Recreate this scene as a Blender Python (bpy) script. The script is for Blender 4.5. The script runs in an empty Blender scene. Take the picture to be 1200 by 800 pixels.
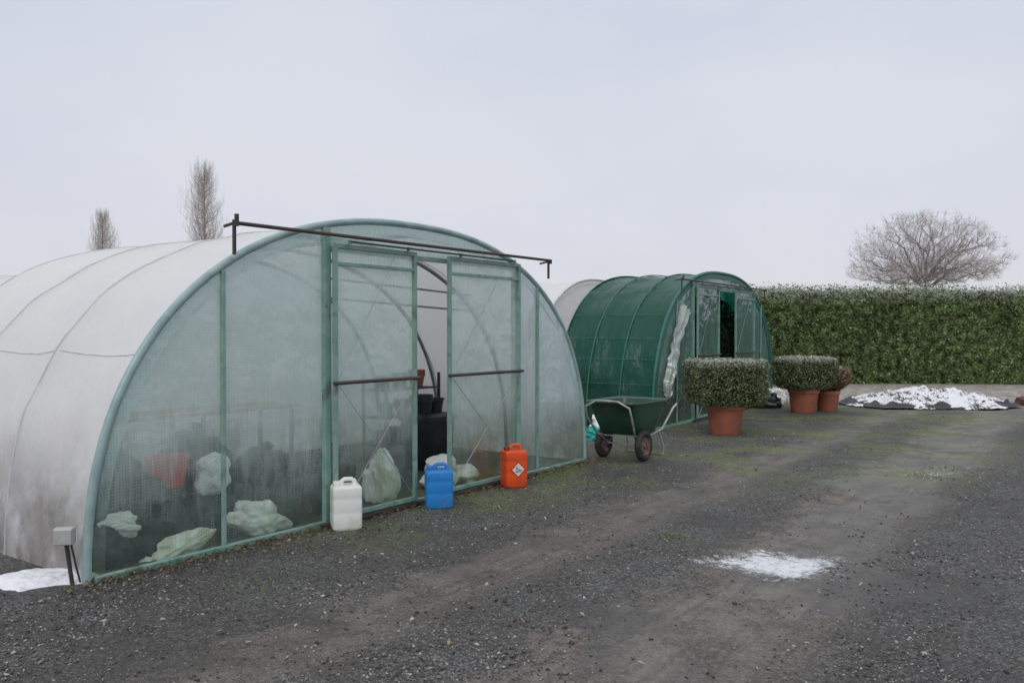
import bpy, math, random
import numpy as np
from mathutils import Vector, Matrix, noise
random.seed(7); rng=np.random.default_rng(7)
scene=bpy.context.scene; COL=scene.collection
F=968.0; H=1.65; HY=388.0
def gp(px,py):
    Y=F*H/(py-HY); return ((px-600)/F*Y, Y)

# ---------------------------------------------------------------- nodes
class NT:
    def __init__(s,tree): s.t=tree; s.n=tree.nodes; s.l=tree.links
    def put(s,sock,v):
        if isinstance(v,bpy.types.NodeSocket): s.l.new(v,sock)
        else:
            if sock.type=='RGBA' and not hasattr(v,'__len__'): v=(v,v,v,1)
            elif sock.type=='RGBA' and len(v)==3: v=(*v,1)
            sock.default_value=v
    def add(s,typ,ins=None,**kw):
        nd=s.n.new(typ)
        for k,v in kw.items(): setattr(nd,k,v)
        for k,v in (ins or {}).items(): s.put(nd.inputs[k],v)
        return nd
    def m(s,op,a,b=0.0,c=0.0,clamp=False):
        nd=s.n.new('ShaderNodeMath'); nd.operation=op; nd.use_clamp=clamp
        s.put(nd.inputs[0],a); s.put(nd.inputs[1],b); s.put(nd.inputs[2],c); return nd.outputs[0]
    def mix(s,f,a,b):
        nd=s.n.new('ShaderNodeMix'); nd.data_type='RGBA'
        s.put(nd.inputs[0],f); s.put(nd.inputs[6],a); s.put(nd.inputs[7],b); return nd.outputs[2]
    def ms(s,f,a,b):
        nd=s.n.new('ShaderNodeMixShader'); s.put(nd.inputs[0],f); s.l.new(a,nd.inputs[1]); s.l.new(b,nd.inputs[2]); return nd.outputs[0]
    def coord(s,scale=(1,1,1),loc=(0,0,0),rot=(0,0,0),world=False):
        if world: c=s.n.new('ShaderNodeNewGeometry').outputs['Position']
        else: c=s.n.new('ShaderNodeTexCoord').outputs['Object']
        mp=s.n.new('ShaderNodeMapping'); s.l.new(c,mp.inputs[0])
        mp.inputs['Location'].default_value=loc; mp.inputs['Rotation'].default_value=rot; mp.inputs['Scale'].default_value=scale
        return mp.outputs[0]
    def noise(s,vec,scale,detail=3,rough=.55):
        nd=s.add('ShaderNodeTexNoise',{'Vector':vec,'Scale':scale,'Detail':detail,'Roughness':rough}); return nd.outputs['Fac']
    def sm(s,v,a,b,c=0.0,d=1.0):
        nd=s.n.new('ShaderNodeMapRange'); nd.interpolation_type='SMOOTHSTEP'
        s.put(nd.inputs[0],v); 
        for i,x in enumerate((a,b,c,d)): s.put(nd.inputs[i+1],x)
        return nd.outputs[0]
    def facing(s,k,base=.04,pw=4.0):
        f=s.add('ShaderNodeLayerWeight',{'Blend':.5}).outputs['Facing']
        return s.m('ADD',s.m('MULTIPLY',s.m('POWER',f,pw),k),base)
def newmat(name):
    m=bpy.data.materials.new(name); m.use_nodes=True
    m.node_tree.nodes.clear(); nt=NT(m.node_tree)
    out=nt.n.new('ShaderNodeOutputMaterial'); return m,nt,out
def simple(name,c1,c2=None,rough=.6,metal=0,scale=8,bump=.1,bscale=40,dirt=None,spec=.5,stretch=(1,1,1)):
    m,nt,out=newmat(name); v=nt.coord(stretch)
    if c2 is None: c2=tuple(x*.7 for x in c1)
    n=nt.noise(v,scale,4); col=nt.mix(nt.sm(n,.35,.68),c1,c2)
    if dirt:
        n2=nt.noise(v,scale*.6,4,.7); col=nt.mix(nt.sm(n2,.52,.72),col,dirt)
    b=nt.add('ShaderNodeBsdfPrincipled',{'Base Color':col,'Metallic':metal,'Specular IOR Level':spec,
        'Roughness':nt.m('ADD',nt.m('MULTIPLY',n,.3),rough-.15)})
    if bump:
        bp=nt.add('ShaderNodeBump',{'Height':nt.noise(v,bscale,3),'Strength':bump,'Distance':.02}); nt.l.new(bp.outputs[0],b.inputs['Normal'])
    nt.l.new(b.outputs[0],out.inputs[0]); return m
def leafmat(name,rough=.6,spec=.3):
    m,nt,out=newmat(name)
    a=nt.add('ShaderNodeAttribute'); a.attribute_name='tint'
    b=nt.add('ShaderNodeBsdfPrincipled',{'Base Color':a.outputs['Color'],'Roughness':rough,'Specular IOR Level':spec})
    nt.l.new(b.outputs[0],out.inputs[0])
    return m
def filmmat(name,tint,body,opac=.5,algae=(.17,.22,.07),grid=.0,algz=.75,alg=.55,seed=0,wide=.38,sun=.45):
    m,nt,out=newmat(name); v=nt.coord((1,1,1),(seed,0,0)); vs=nt.coord((2.2,1,.45),(seed,3,0))
    sep=nt.add('ShaderNodeSeparateXYZ',{0:nt.coord()})
    x,z=sep.outputs[0],sep.outputs[2]
    streak=nt.noise(vs,3.2,4,.65); cl=nt.noise(v,1.3,3,.6); fine=nt.noise(nt.coord((14,1,1.0)),3.,3,.7)
    zf=nt.sm(z,.2,1.2)
    fac=nt.m('ADD',opac,nt.m('MULTIPLY',nt.m('SUBTRACT',cl,.5),.8))
    fac=nt.m('ADD',fac,nt.m('MULTIPLY',nt.m('SUBTRACT',streak,.5),.7))
    fac=nt.m('ADD',fac,nt.m('MULTIPLY',nt.m('SUBTRACT',fine,.5),.4))
    fac=nt.m('ADD',fac,nt.m('MULTIPLY',nt.m('SUBTRACT',zf,.6),wide))
    if grid:
        p=.021
        wob=nt.m('MULTIPLY',cl,.03)
        gx=nt.m('LESS_THAN',nt.m('FRACT',nt.m('DIVIDE',x,p)),.22)
        gz=nt.m('LESS_THAN',nt.m('FRACT',nt.m('DIVIDE',nt.m('ADD',z,wob),p)),.28)
        g=nt.m('MULTIPLY',nt.m('MAXIMUM',gx,gz),nt.sm(streak,.3,.6,grid*.4,grid))
        fac=nt.m('ADD',fac,g)
    fac=nt.m('MINIMUM',nt.m('MAXIMUM',fac,.12),.95)
    low=nt.m('MULTIPLY',nt.sm(z,algz,0.02),nt.sm(streak,.35,.62))
    col=nt.mix(nt.m('MULTIPLY',low,alg),body,algae)
    d=nt.add('ShaderNodeBsdfDiffuse',{'Color':col}); t=nt.add('ShaderNodeBsdfTranslucent',{'Color':col})
    dt=nt.ms(.38,d.outputs[0],t.outputs[0])
    tr=nt.add('ShaderNodeBsdfTransparent',{'Color':nt.mix(nt.m('MULTIPLY',low,.6),tint,(.6,.66,.36))})
    s=nt.ms(fac,tr.outputs[0],dt)
    gl=nt.add('ShaderNodeBsdfGlossy',{'Color':(.95,.97,1),'Roughness':.16})
    bp=nt.add('ShaderNodeBump',{'Height':nt.noise(v,3.,3),'Strength':.55,'Distance':.06}); nt.l.new(bp.outputs[0],gl.inputs['Normal'])
    nt.l.new(nt.ms(nt.facing(.65,.05,3.),s,gl.outputs[0]),out.inputs[0]); return m
def covermat(name,col,clear=.1,dirtc=(.40,.34,.31),dirtk=.75,lowclear=.3,tcol=None,gloss=.35,base=.03,weave=False,trl=.36,dkk=.35,bump=.4):
    m,nt,out=newmat(name)
    sep=nt.add('ShaderNodeSeparateXYZ',{0:nt.coord()}); z=sep.outputs[2]
    vs=nt.coord((1,1.1,1.1)); st=nt.noise(vs,1.8,4,.6); cl=nt.noise(nt.coord(),1.1,4,.6)
    low=nt.m('MULTIPLY',nt.sm(z,1.05,.05),nt.sm(st,.28,.62))
    c=nt.mix(nt.m('MULTIPLY',nt.sm(cl,.35,.75),.10),col,tuple(x*.84 for x in col))
    c=nt.mix(nt.m('MULTIPLY',low,dirtk),c,dirtc)
    dk=nt.m('MULTIPLY',nt.sm(z,.72,.40),nt.sm(nt.noise(nt.coord((1,1.6,1.2)),3,4,.7),.46,.68))
    c=nt.mix(nt.m('MULTIPLY',dk,dkk),c,tuple(x*.3 for x in dirtc))
    d=nt.add('ShaderNodeBsdfDiffuse',{'Color':c}); t=nt.add('ShaderNodeBsdfTranslucent',{'Color':c})
    s=nt.ms(trl,d.outputs[0],t.outputs[0])
    tr=nt.add('ShaderNodeBsdfTransparent',{'Color':tcol or (.9,.93,.93)})
    f=nt.m('ADD',clear,nt.m('MULTIPLY',low,lowclear))
    if weave:
        f=nt.m('ADD',f,nt.m('MULTIPLY',nt.sm(cl,.45,.7),.12))
    s=nt.ms(f,s,tr.outputs[0])
    gl=nt.add('ShaderNodeBsdfGlossy',{'Color':(1,1,1),'Roughness':.32})
    bp=nt.add('ShaderNodeBump',{'Height':nt.noise(nt.coord((1,2,1)),2.5,4),'Strength':bump,'Distance':.06})
    for q in (d,gl): nt.l.new(bp.outputs[0],q.inputs['Normal'])
    nt.l.new(nt.ms(nt.facing(gloss,base,3.5),s,gl.outputs[0]),out.inputs[0]); return m

# ---------------------------------------------------------------- mesh tools
class MB:
    def __init__(s): s.v=[]; s.f=[]; s.mi=[]
    def add(s,vs,fs,mi=0):
        o=len(s.v); s.v+= [tuple(p) for p in vs]; s.f+=[tuple(i+o for i in f) for f in fs]; s.mi+=[mi]*len(fs)
    def box(s,c,d,mi=0,rot=None):
        hx,hy,hz=d[0]/2,d[1]/2,d[2]/2
        vs=[Vector((x*hx,y*hy,z*hz)) for x in(-1,1) for y in(-1,1) for z in(-1,1)]
        if rot is not None: vs=[rot@p for p in vs]
        vs=[p+Vector(c) for p in vs]
        s.add(vs,[(0,1,3,2),(4,6,7,5),(0,4,5,1),(2,3,7,6),(0,2,6,4),(1,5,7,3)],mi)
    def tube(s,pts,r,n=8,mi=0,cap=True,closed=False):
        pts=[Vector(p) for p in pts]; m=len(pts)
        rs=r if hasattr(r,'__len__') else [r]*m
        prev=None; vs=[]
        for i,p in enumerate(pts):
            if closed: t=(pts[(i+1)%m]-pts[i-1])
            else: t=(pts[min(i+1,m-1)]-pts[max(i-1,0)])
            t.normalize()
            if prev is None:
                a=Vector((0,0,1)) if abs(t.z)<.9 else Vector((1,0,0)); x=t.cross(a).normalized()
            else:
                x=(prev-t*prev.dot(t)); x.normalize()
            prev=x; y=t.cross(x)
            for k in range(n):
                a=2*math.pi*k/n; vs.append(p+(x*math.cos(a)+y*math.sin(a))*rs[i])
        fs=[]
        rr=m if closed else m-1
        for i in range(rr):
            j=(i+1)%m
            for k in range(n): fs.append((i*n+k,i*n+(k+1)%n,j*n+(k+1)%n,j*n+k))
        if cap and not closed: fs.append(tuple(range(n-1,-1,-1))); fs.append(tuple((m-1)*n+k for k in range(n)))
        s.add(vs,fs,mi)
    def lathe(s,prof,c=(0,0,0),n=32,mi=0,jit=0):
        vs=[];fs=[]
        for r,z in prof:
            for k in range(n):
                a=2*math.pi*k/n; vs.append((c[0]+r*math.cos(a),c[1]+r*math.sin(a),c[2]+z))
        for i in range(len(prof)-1):
            for k in range(n): fs.append((i*n+k,i*n+(k+1)%n,(i+1)*n+(k+1)%n,(i+1)*n+k))
        fs.append(tuple(range(n-1,-1,-1))); fs.append(tuple((len(prof)-1)*n+k for k in range(n)))
        s.add(vs,fs,mi)
    def loft(s,secs,n=32,mi=0):
        vs=[];fs=[]
        for z,hx,hy,e,ox,oy in secs:
            for k in range(n):
                a=2*math.pi*(k+.5)/n; ca,sa=math.cos(a),math.sin(a)
                vs.append((ox+hx*math.copysign(abs(ca)**(2/e),ca),oy+hy*math.copysign(abs(sa)**(2/e),sa),z))
        for i in range(len(secs)-1):
            for k in range(n): fs.append((i*n+k,i*n+(k+1)%n,(i+1)*n+(k+1)%n,(i+1)*n+k))
        fs.append(tuple(range(n-1,-1,-1))); fs.append(tuple((len(secs)-1)*n+k for k in range(n)))
        s.add(vs,fs,mi)
    def grid(s,fn,nu,nv,mi=0):
        vs=[fn(i/nu,j/nv) for i in range(nu+1) for j in range(nv+1)]
        s.add(vs,[(i*(nv+1)+j,(i+1)*(nv+1)+j,(i+1)*(nv+1)+j+1,i*(nv+1)+j+1) for i in range(nu) for j in range(nv)],mi)
    def obj(s,name,mats,parent=None,smooth=False,loc=None,rotz=0,bevel=0):
        me=bpy.data.meshes.new(name); me.from_pydata(s.v,[],s.f); me.update()
        if not hasattr(mats,'__len__'): mats=[mats]
        for m in mats: me.materials.append(m)
        me.polygons.foreach_set('material_index',s.mi)
        if smooth: me.polygons.foreach_set('use_smooth',[True]*len(s.f))
        o=bpy.data.objects.new(name,me); COL.objects.link(o)
        if parent: o.parent=parent
        if loc is not None: o.location=loc
        o.rotation_euler=(0,0,rotz)
        if bevel:
            b=o.modifiers.new('b','BEVEL'); b.width=bevel; b.segments=2; b.limit_method='ANGLE'
        if smooth:
            try:
                me.set_sharp_from_angle(angle=math.radians(45))
            except Exception: pass
        return o
def empty(name,loc,rotz,label,cat,group=None):
    o=bpy.data.objects.new(name,None); COL.objects.link(o); o.location=loc; o.rotation_euler=(0,0,rotz)
    o.empty_display_size=.2; tag(o,label,cat,group); return o
def tag(o,label=None,cat=None,group=None,kind=None):
    if label:o['label']=label
    if cat:o['category']=cat
    if group:o['group']=group
    if kind:o['kind']=kind
    return o
def npmesh(name,V,Fc,mat,tint=None,parent=None,smooth=False,loc=None,rotz=0):
    me=bpy.data.meshes.new(name); k=Fc.shape[1]
    me.vertices.add(len(V)); me.vertices.foreach_set('co',V.astype(np.float32).ravel())
    me.loops.add(Fc.size); me.loops.foreach_set('vertex_index',Fc.astype(np.int32).ravel())
    me.polygons.add(len(Fc)); me.polygons.foreach_set('loop_start',np.arange(0,Fc.size,k,dtype=np.int32))
    me.update(calc_edges=True)
    if tint is not None:
        a=me.color_attributes.new('tint','FLOAT_COLOR','POINT')
        c=np.ones((len(V),4),np.float32); c[:,:3]=tint; a.data.foreach_set('color',c.ravel())
    me.materials.append(mat)
    if smooth: me.polygons.foreach_set('use_smooth',[True]*len(Fc))
    o=bpy.data.objects.new(name,me); COL.objects.link(o)
    if parent:o.parent=parent
    if loc is not None:o.location=loc
    o.rotation_euler=(0,0,rotz)
    return o
def leafquads(P,Nrm,size,tints,spread=.9):
    n=len(P); d=Nrm+rng.normal(0,spread,(n,3)); d/=np.linalg.norm(d,axis=1)[:,None]+1e-9
    a=rng.normal(0,1,(n,3)); u=np.cross(d,a); u/=np.linalg.norm(u,axis=1)[:,None]+1e-9; w=np.cross(d,u)
    s=(size*rng.uniform(.6,1.4,n))[:,None]
    V=np.empty((n,4,3)); V[:,0]=P-u*s; V[:,1]=P-w*s*.45+d*s*.12; V[:,2]=P+u*s; V[:,3]=P+w*s*.45+d*s*.12
    Fc=np.arange(4*n).reshape(n,4); return V.reshape(-1,3),Fc,np.repeat(tints,4,axis=0)

# ---------------------------------------------------------------- materials
M={}
M['teal']=simple('teal_paint',(.17,.32,.27),(.26,.38,.33),rough=.5,dirt=(.12,.16,.13))
M['band']=simple('film_band',(.33,.45,.44),(.24,.35,.35),rough=.35,scale=5,dirt=(.18,.26,.25))
M['galv']=simple('galvanised_steel',(.35,.37,.38),(.25,.26,.27),rough=.45,metal=.6)
M['tape']=simple('hoop_tape',(.60,.62,.62),(.48,.50,.50),rough=.6)
M['rust']=simple('rusty_dark_steel',(.045,.045,.05),(.10,.06,.045),rough=.6,metal=.2)
M['film']=filmmat('scrim_film',(.87,.96,.94),(.68,.81,.785),opac=.44,alg=.30,wide=.62,grid=.11)
M['filmr']=filmmat('clear_film',(.86,.96,.95),(.67,.79,.795),opac=.52,alg=.35,seed=5,wide=.5)
M['filmd']=filmmat('door_film',(.86,.96,.93),(.64,.78,.745),opac=.46,grid=.06,algz=1.1,alg=.9,seed=9,wide=.5)
M['gfilm']=filmmat('green_scrim_film',(.42,.70,.60),(.20,.38,.32),opac=.55,algz=1.0,alg=.6,seed=3)
M['cover']=covermat('white_polythene',(.94,.935,.93),clear=.06)
M['coverend']=covermat('white_polythene_end',(.86,.91,.91),clear=.03,trl=.45)
M['gcover']=covermat('green_cover',(.009,.125,.088),clear=.10,dirtc=(.02,.06,.045),lowclear=.15,tcol=(.12,.5,.36),gloss=.30,base=.025,weave=True,trl=.45,bump=.9)
M['gend']=covermat('shaded_green_end',(.006,.045,.034),clear=.0,dirtc=(.01,.03,.02),lowclear=.0,tcol=(.1,.3,.2),gloss=.1,base=.01)  # back wall: green darkened in colour so the doorway looks dim inside
M['gdark']=simple('dark_green_band',(.015,.11,.085),(.02,.15,.115),rough=.45)
M['paletorn']=filmmat('torn_pale_film',(.85,.95,.9),(.62,.68,.64),opac=.72,alg=.3,seed=13)
M['terra']=simple('terracotta_plastic',(.37,.125,.075),(.30,.095,.055),rough=.55,scale=4,dirt=(.25,.14,.10))
M['soil']=simple('soil',(.03,.022,.016),rough=.9,bump=.6)
M['leaf']=leafmat('leaf_tint'); M['bark']=simple('frosty_bark',(.20,.18,.17),(.27,.25,.25),rough=.9)
M['stone']=leafmat('stone_tint',rough=.65,spec=.4)
M['white']=simple('white_hdpe',(.82,.82,.79),(.74,.74,.70),rough=.4,scale=6,bump=.02,dirt=(.62,.61,.54))
M['blue']=simple('blue_hdpe',(.018,.23,.64),(.015,.19,.52),rough=.4,scale=6,bump=.02,dirt=(.08,.24,.44))
M['orange']=simple('orange_hdpe',(.78,.085,.012),(.66,.065,.01),rough=.4,scale=6,bump=.02,dirt=(.5,.1,.04))
M['darkred']=simple('dark_red_cap',(.22,.02,.015),rough=.45,bump=0)
M['label']=simple('label_white',(.75,.74,.7),(.68,.66,.62),rough=.5,bump=0)
M['ink']=simple('label_black',(.02,.02,.02),rough=.5,bump=0)
M['lred']=simple('label_red',(.6,.03,.03),rough=.5,bump=0)
M['black']=simple('black_plastic',(.018,.02,.021),(.03,.033,.035),rough=.4,scale=5,bump=.1)
M['bag']=simple('dark_green_bag',(.010,.028,.026),(.02,.05,.046),rough=.30,scale=5,bump=.6,bscale=9)
M['fleece']=simple('white_fleece',(.84,.84,.82),(.74,.74,.71),rough=.85,scale=6,bump=.5,bscale=9)
M['red']=simple('red_plastic',(.85,.06,.03),rough=.45); M['wood']=simple('pale_wood',(.50,.33,.18),(.36,.24,.14),rough=.8,stretch=(1,1,8))
M['orangep']=simple('faded_orange_plastic',(.85,.26,.06),rough=.6)
M['cyan']=simple('turquoise_plastic',(.03,.5,.46),(.02,.4,.38),rough=.4,scale=9,bump=.5,bscale=20)
M['bgreen']=simple('barrow_green',(.014,.060,.036),(.022,.08,.048),rough=.42,scale=5,dirt=(.07,.07,.055))
M['pipe']=simple('barrow_pipe',(.42,.44,.43),(.27,.27,.26),rough=.4,metal=.3)
M['gpipe']=simple('green_clip_pipe',(.05,.17,.14),(.03,.13,.10),rough=.5)
M['rubber']=simple('tyre_rubber',(.02,.02,.02),(.05,.047,.042),rough=.8,bump=.4)
M['hub']=simple('hub_dull_red',(.13,.04,.035),(.20,.14,.12),rough=.6)
M['clod']=simple('reddish_clod',(.14,.07,.05),(.10,.06,.05),rough=.9,bump=.8)
M['greybox']=simple('grey_box',(.45,.45,.43),(.36,.36,.34),rough=.5)
m,nt,out=newmat('melting_snow'); v=nt.coord()
b=nt.add('ShaderNodeBsdfPrincipled',{'Base Color':nt.mix(nt.sm(nt.noise(v,14,5,.75),.48,.72),(.78,.80,.84),(.5,.5,.52)),'Roughness':.5})
bp=nt.add('ShaderNodeBump',{'Height':nt.noise(v,35,4),'Strength':.5,'Distance':.02}); nt.l.new(bp.outputs[0],b.inputs['Normal'])
nt.l.new(b.outputs[0],out.inputs[0]); M['snow']=m
def slush(name,rx,ry,seed,k0,k1,mx=.9):
    m,nt,out=newmat(name); v=nt.coord((1,1,1),(seed,0,0)); o=nt.coord((1/rx,1/ry,0))
    r=nt.add('ShaderNodeVectorMath',{0:o},operation='LENGTH').outputs['Value']
    q=nt.m('SUBTRACT',1.05,r)
    q=nt.m('ADD',q,nt.m('MULTIPLY',nt.m('SUBTRACT',nt.noise(v,3.5,6,.72),.5),2.8))
    q=nt.m('ADD',q,nt.m('MULTIPLY',nt.m('SUBTRACT',nt.noise(v,45,3,.7),.5),1.3))
    f=nt.m('MULTIPLY',nt.m('MULTIPLY',nt.sm(q,k0,k1),mx),nt.sm(r,1.45,1.1))
    b=nt.add('ShaderNodeBsdfPrincipled',{'Base Color':nt.mix(nt.sm(nt.noise(v,20,3,.7),.45,.7),(.76,.78,.82),(.5,.5,.52)),'Roughness':.35})
    t=nt.add('ShaderNodeBsdfTransparent'); nt.l.new(nt.ms(f,t.outputs[0],b.outputs[0]),out.inputs[0]); return m
m,nt,out=newmat('snowy_compost'); v=nt.coord()
n=nt.noise(v,3.2,6,.75); n2=nt.noise(v,22,4,.6)
k=nt.sm(nt.m('ADD',nt.m('ADD',n,nt.m('MULTIPLY',n2,.55)),nt.m('MULTIPLY',nt.add('ShaderNodeSeparateXYZ',{0:v}).outputs[2],.04)),.695,.745)
b=nt.add('ShaderNodeBsdfPrincipled',{'Base Color':nt.mix(k,(.09,.06,.048),(.80,.81,.85)),'Roughness':.8})
bp=nt.add('ShaderNodeBump',{'Height':nt.m('ADD',n2,k),'Strength':.8,'Distance':.035}); nt.l.new(bp.outputs[0],b.inputs['Normal'])
nt.l.new(b.outputs[0],out.inputs[0]); M['pile']=m

# ground
m,nt,out=newmat('dark_gravel_yard')
P=nt.coord(world=True); sep=nt.add('ShaderNodeSeparateXYZ',{0:P}); X,Y=sep.outputs[0],sep.outputs[1]
vv=nt.m('SUBTRACT',nt.m('MULTIPLY',nt.m('ADD',X,2.78),.811),nt.m('MULTIPLY',nt.m('SUBTRACT',Y,5.38),.585))
wob=nt.m('MULTIPLY',nt.m('SUBTRACT',nt.noise(P,.35,1),.5),.8)
w6=nt.noise(P,3.5,5,.72); wob2=nt.m('MULTIPLY',nt.m('SUBTRACT',w6,.5),.75)
v2=nt.m('ADD',nt.m('ADD',vv,wob),wob2)
def band(c,w): return nt.sm(nt.m('ABSOLUTE',nt.m('SUBTRACT',v2,c)),w,w*.35)
t1=nt.m('MULTIPLY',band(1.95,.5),.8); t2=band(3.6,.8); t3=nt.sm(v2,4.8,5.9,0,.75)
tr=nt.m('MAXIMUM',nt.m('MAXIMUM',t1,t2),t3)
vor=nt.add('ShaderNodeTexVoronoi',{'Vector':P,'Scale':115.,'Randomness':1.}); 
vor2=nt.add('ShaderNodeTexVoronoi',{'Vector':P,'Scale':60.,'Randomness':1.})
cs=nt.add('ShaderNodeSeparateColor',{0:vor.outputs['Color']}); cs2=nt.add('ShaderNodeSeparateColor',{0:vor2.outputs['Color']})
r=nt.m('POWER',nt.m('MULTIPLY',nt.m('ADD',cs.outputs[0],cs2.outputs[0]),.5),2.3)
grav=nt.mix(r,(.036,.035,.035),(.42,.415,.405))
edge=nt.sm(vor.outputs['Distance'],.0,.9,1,.4)
grav=nt.mix(edge,(.025,.024,.023),grav)
big=nt.noise(P,1.4,4,.65); grav=nt.mix(nt.m('MULTIPLY',nt.sm(big,.4,.7),.5),grav,(.054,.046,.038))
mud=nt.mix(nt.sm(w6,.34,.66),(.062,.050,.041),(.175,.146,.120))
# finer ruts running along the tracks
rut=nt.noise(nt.coord((1,1,1),(0,0,0),(0,0,-math.atan2(.811,.585)),world=True),1.,1)
mpn=nt.n.new('ShaderNodeMapping'); nt.l.new(nt.coord((1,1,1),(0,0,0),(0,0,-math.atan2(.811,.585)),world=True),mpn.inputs[0]); mpn.inputs['Scale'].default_value=(.5,7,1)
rut=nt.noise(mpn.outputs[0],1.3,3,.6)
mud=nt.mix(nt.m('MULTIPLY',nt.sm(rut,.48,.62),.55),mud,(.048,.039,.033))
mud=nt.mix(nt.m('MULTIPLY',r,.4),mud,(.33,.315,.295))
col=nt.mix(nt.m('MULTIPLY',tr,.87),grav,mud)
damp=nt.sm(nt.noise(P,.6,3,.55),.48,.64)
col=nt.mix(nt.m('MULTIPLY',damp,.5),col,(.036,.031,.028))
moss=nt.m('MULTIPLY',nt.sm(nt.noise(P,.8,4,.7),.44,.58),nt.sm(nt.noise(P,14,3,.7),.34,.58))
moss=nt.m('MULTIPLY',moss,nt.m('MAXIMUM',nt.sm(Y,7.5,10.5),nt.m('MULTIPLY',nt.sm(Y,5.5,7),nt.sm(vv,1.5,.6))))
moss=nt.m('MULTIPLY',moss,nt.sm(vv,5.,3.5))
col=nt.mix(nt.m('MULTIPLY',moss,.8),col,(.14,.17,.05))
far=nt.sm(nt.m('ADD',Y,nt.m('MULTIPLY',nt.m('SUBTRACT',big,.5),4)),17.5,20.5)
far=nt.m('MULTIPLY',far,nt.sm(X,5.5,7.5))
tan=nt.mix(nt.sm(nt.noise(P,3,6,.8),.4,.62),(.22,.185,.15),(.50,.47,.44))
col=nt.mix(far,col,tan)
b=nt.add('ShaderNodeBsdfPrincipled',{'Base Color':col,'Roughness':nt.sm(nt.m('MULTIPLY',nt.m('ADD',tr,damp),big),.3,.7,.78,.36),'Specular IOR Level':.5})
hgt=nt.m('ADD',nt.m('MULTIPLY',edge,nt.m('SUBTRACT',1.0,nt.m('MULTIPLY',tr,.7))),nt.m('MULTIPLY',nt.noise(P,9,5,.7),1.2))
bp=nt.add('ShaderNodeBump',{'Height':hgt,'Strength':.8,'Distance':.013}); nt.l.new(bp.outputs[0],b.inputs['Normal'])
nt.l.new(b.outputs[0],out.inputs[0]); M['ground']=m

# ---------------------------------------------------------------- ground sheet
def vcoord(x,y): return (x+2.78)*.811-(y-5.38)*.585
def gz(x,y):
    if x*x+y*y>40*40: return 0.
    v=vcoord(x,y); k=min(1,max(0,(v-.3)/1.))
    h=.018*noise.noise((x*.8,y*.8,0))+.008*noise.noise((x*3,y*3,4))
    h-=.018*math.exp(-((v-3.6)/.4)**2)+.012*math.exp(-((v-1.85)/.3)**2)
    return h*k
a=np.linspace(-1,1,221); ax=np.sign(a)*(np.abs(a)**3.2)*600+a*14
a2=np.linspace(-1,1,221); ay=np.sign(a2)*(np.abs(a2)**3.2)*600+a2*14+8
V=np.array([(x,y,gz(x,y)) for x in ax for y in ay]); n=221
I=np.arange((n-1)*(n-1)); i,j=I//(n-1),I%(n-1)
Fc=np.stack([i*n+j,(i+1)*n+j,(i+1)*n+j+1,i*n+j+1],1)
tag(npmesh('ground',V,Fc,M['ground'],smooth=True),'dark wet gravel yard with muddy wheel tracks','ground',kind='structure')

# loose stones
N=95000
u=rng.uniform(0,1,N); Yp=3.2*np.power(16/3.2,u); Xp=rng.uniform(-.72,.72,N)*Yp
v=(Xp+2.78)*.811-(Yp-5.38)*.585
wv=v+np.array([noise.noise((x*.5,y*.5,6))*.5+noise.noise((x*2.5,y*2.5,6))*.4 for x,y in zip(Xp,Yp)])
tr=np.maximum(np.exp(-((wv-3.6)/.8)**2),.9*np.exp(-((wv-1.95)/.48)**2)); tr=np.maximum(tr,(wv>4.9)*.88)
gu=(Xp+2.78)*.585+(Yp-5.38)*.811
cl=np.array([noise.noise((x*.9,y*.9,2)) for x,y in zip(Xp,Yp)])
keep=(rng.uniform(0,1,N)>tr*.96)&((v>.06)|(gu<-.3)|((gu>6.5)&(v>-3)))&(rng.uniform(0,1,N)<.66+cl*.9)
Xp,Yp=Xp[keep],Yp[keep]; N=len(Xp); Zp=np.array([gz(x,y) for x,y in zip(Xp,Yp)])
base=np.array([(1,0,0),(-1,0,0),(0,1,0),(0,-1,0),(0,0,1),(0,0,-1)],float)
s=rng.gamma(3.0,.0014,N)+.002
sc=np.stack([s*rng.uniform(.7,1.4,N),s*rng.uniform(.7,1.4,N),s*rng.uniform(.4,.8,N)],1)
Vb=base[None]*sc[:,None,:]+rng.normal(0,.22,(N,6,3))*s[:,None,None]
th=rng.uniform(0,6.28,N); c,sn=np.cos(th)[:,None],np.sin(th)[:,None]
x=Vb[:,:,0]*c-Vb[:,:,1]*sn; y=Vb[:,:,0]*sn+Vb[:,:,1]*c
Vb[:,:,0]=x+Xp[:,None]; Vb[:,:,1]=y+Yp[:,None]; Vb[:,:,2]+=(Zp+s*.25)[:,None]
ff=np.array([(0,2,4),(2,1,4),(1,3,4),(3,0,4),(2,0,5),(1,2,5),(3,1,5),(0,3,5)])
Fc=(np.arange(N)[:,None,None]*6+ff[None]).reshape(-1,3)
g=np.power(rng.uniform(0,1,N),2.3)*.38+.038
t=np.stack([g*rng.uniform(.98,1.1,N),g,g*rng.uniform(.9,1.03,N)],1)
tag(npmesh('gravel',Vb.reshape(-1,3),Fc,M['stone'],np.repeat(t,6,axis=0)),'loose dark grey gravel stones over the yard','gravel',kind='stuff')

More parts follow.
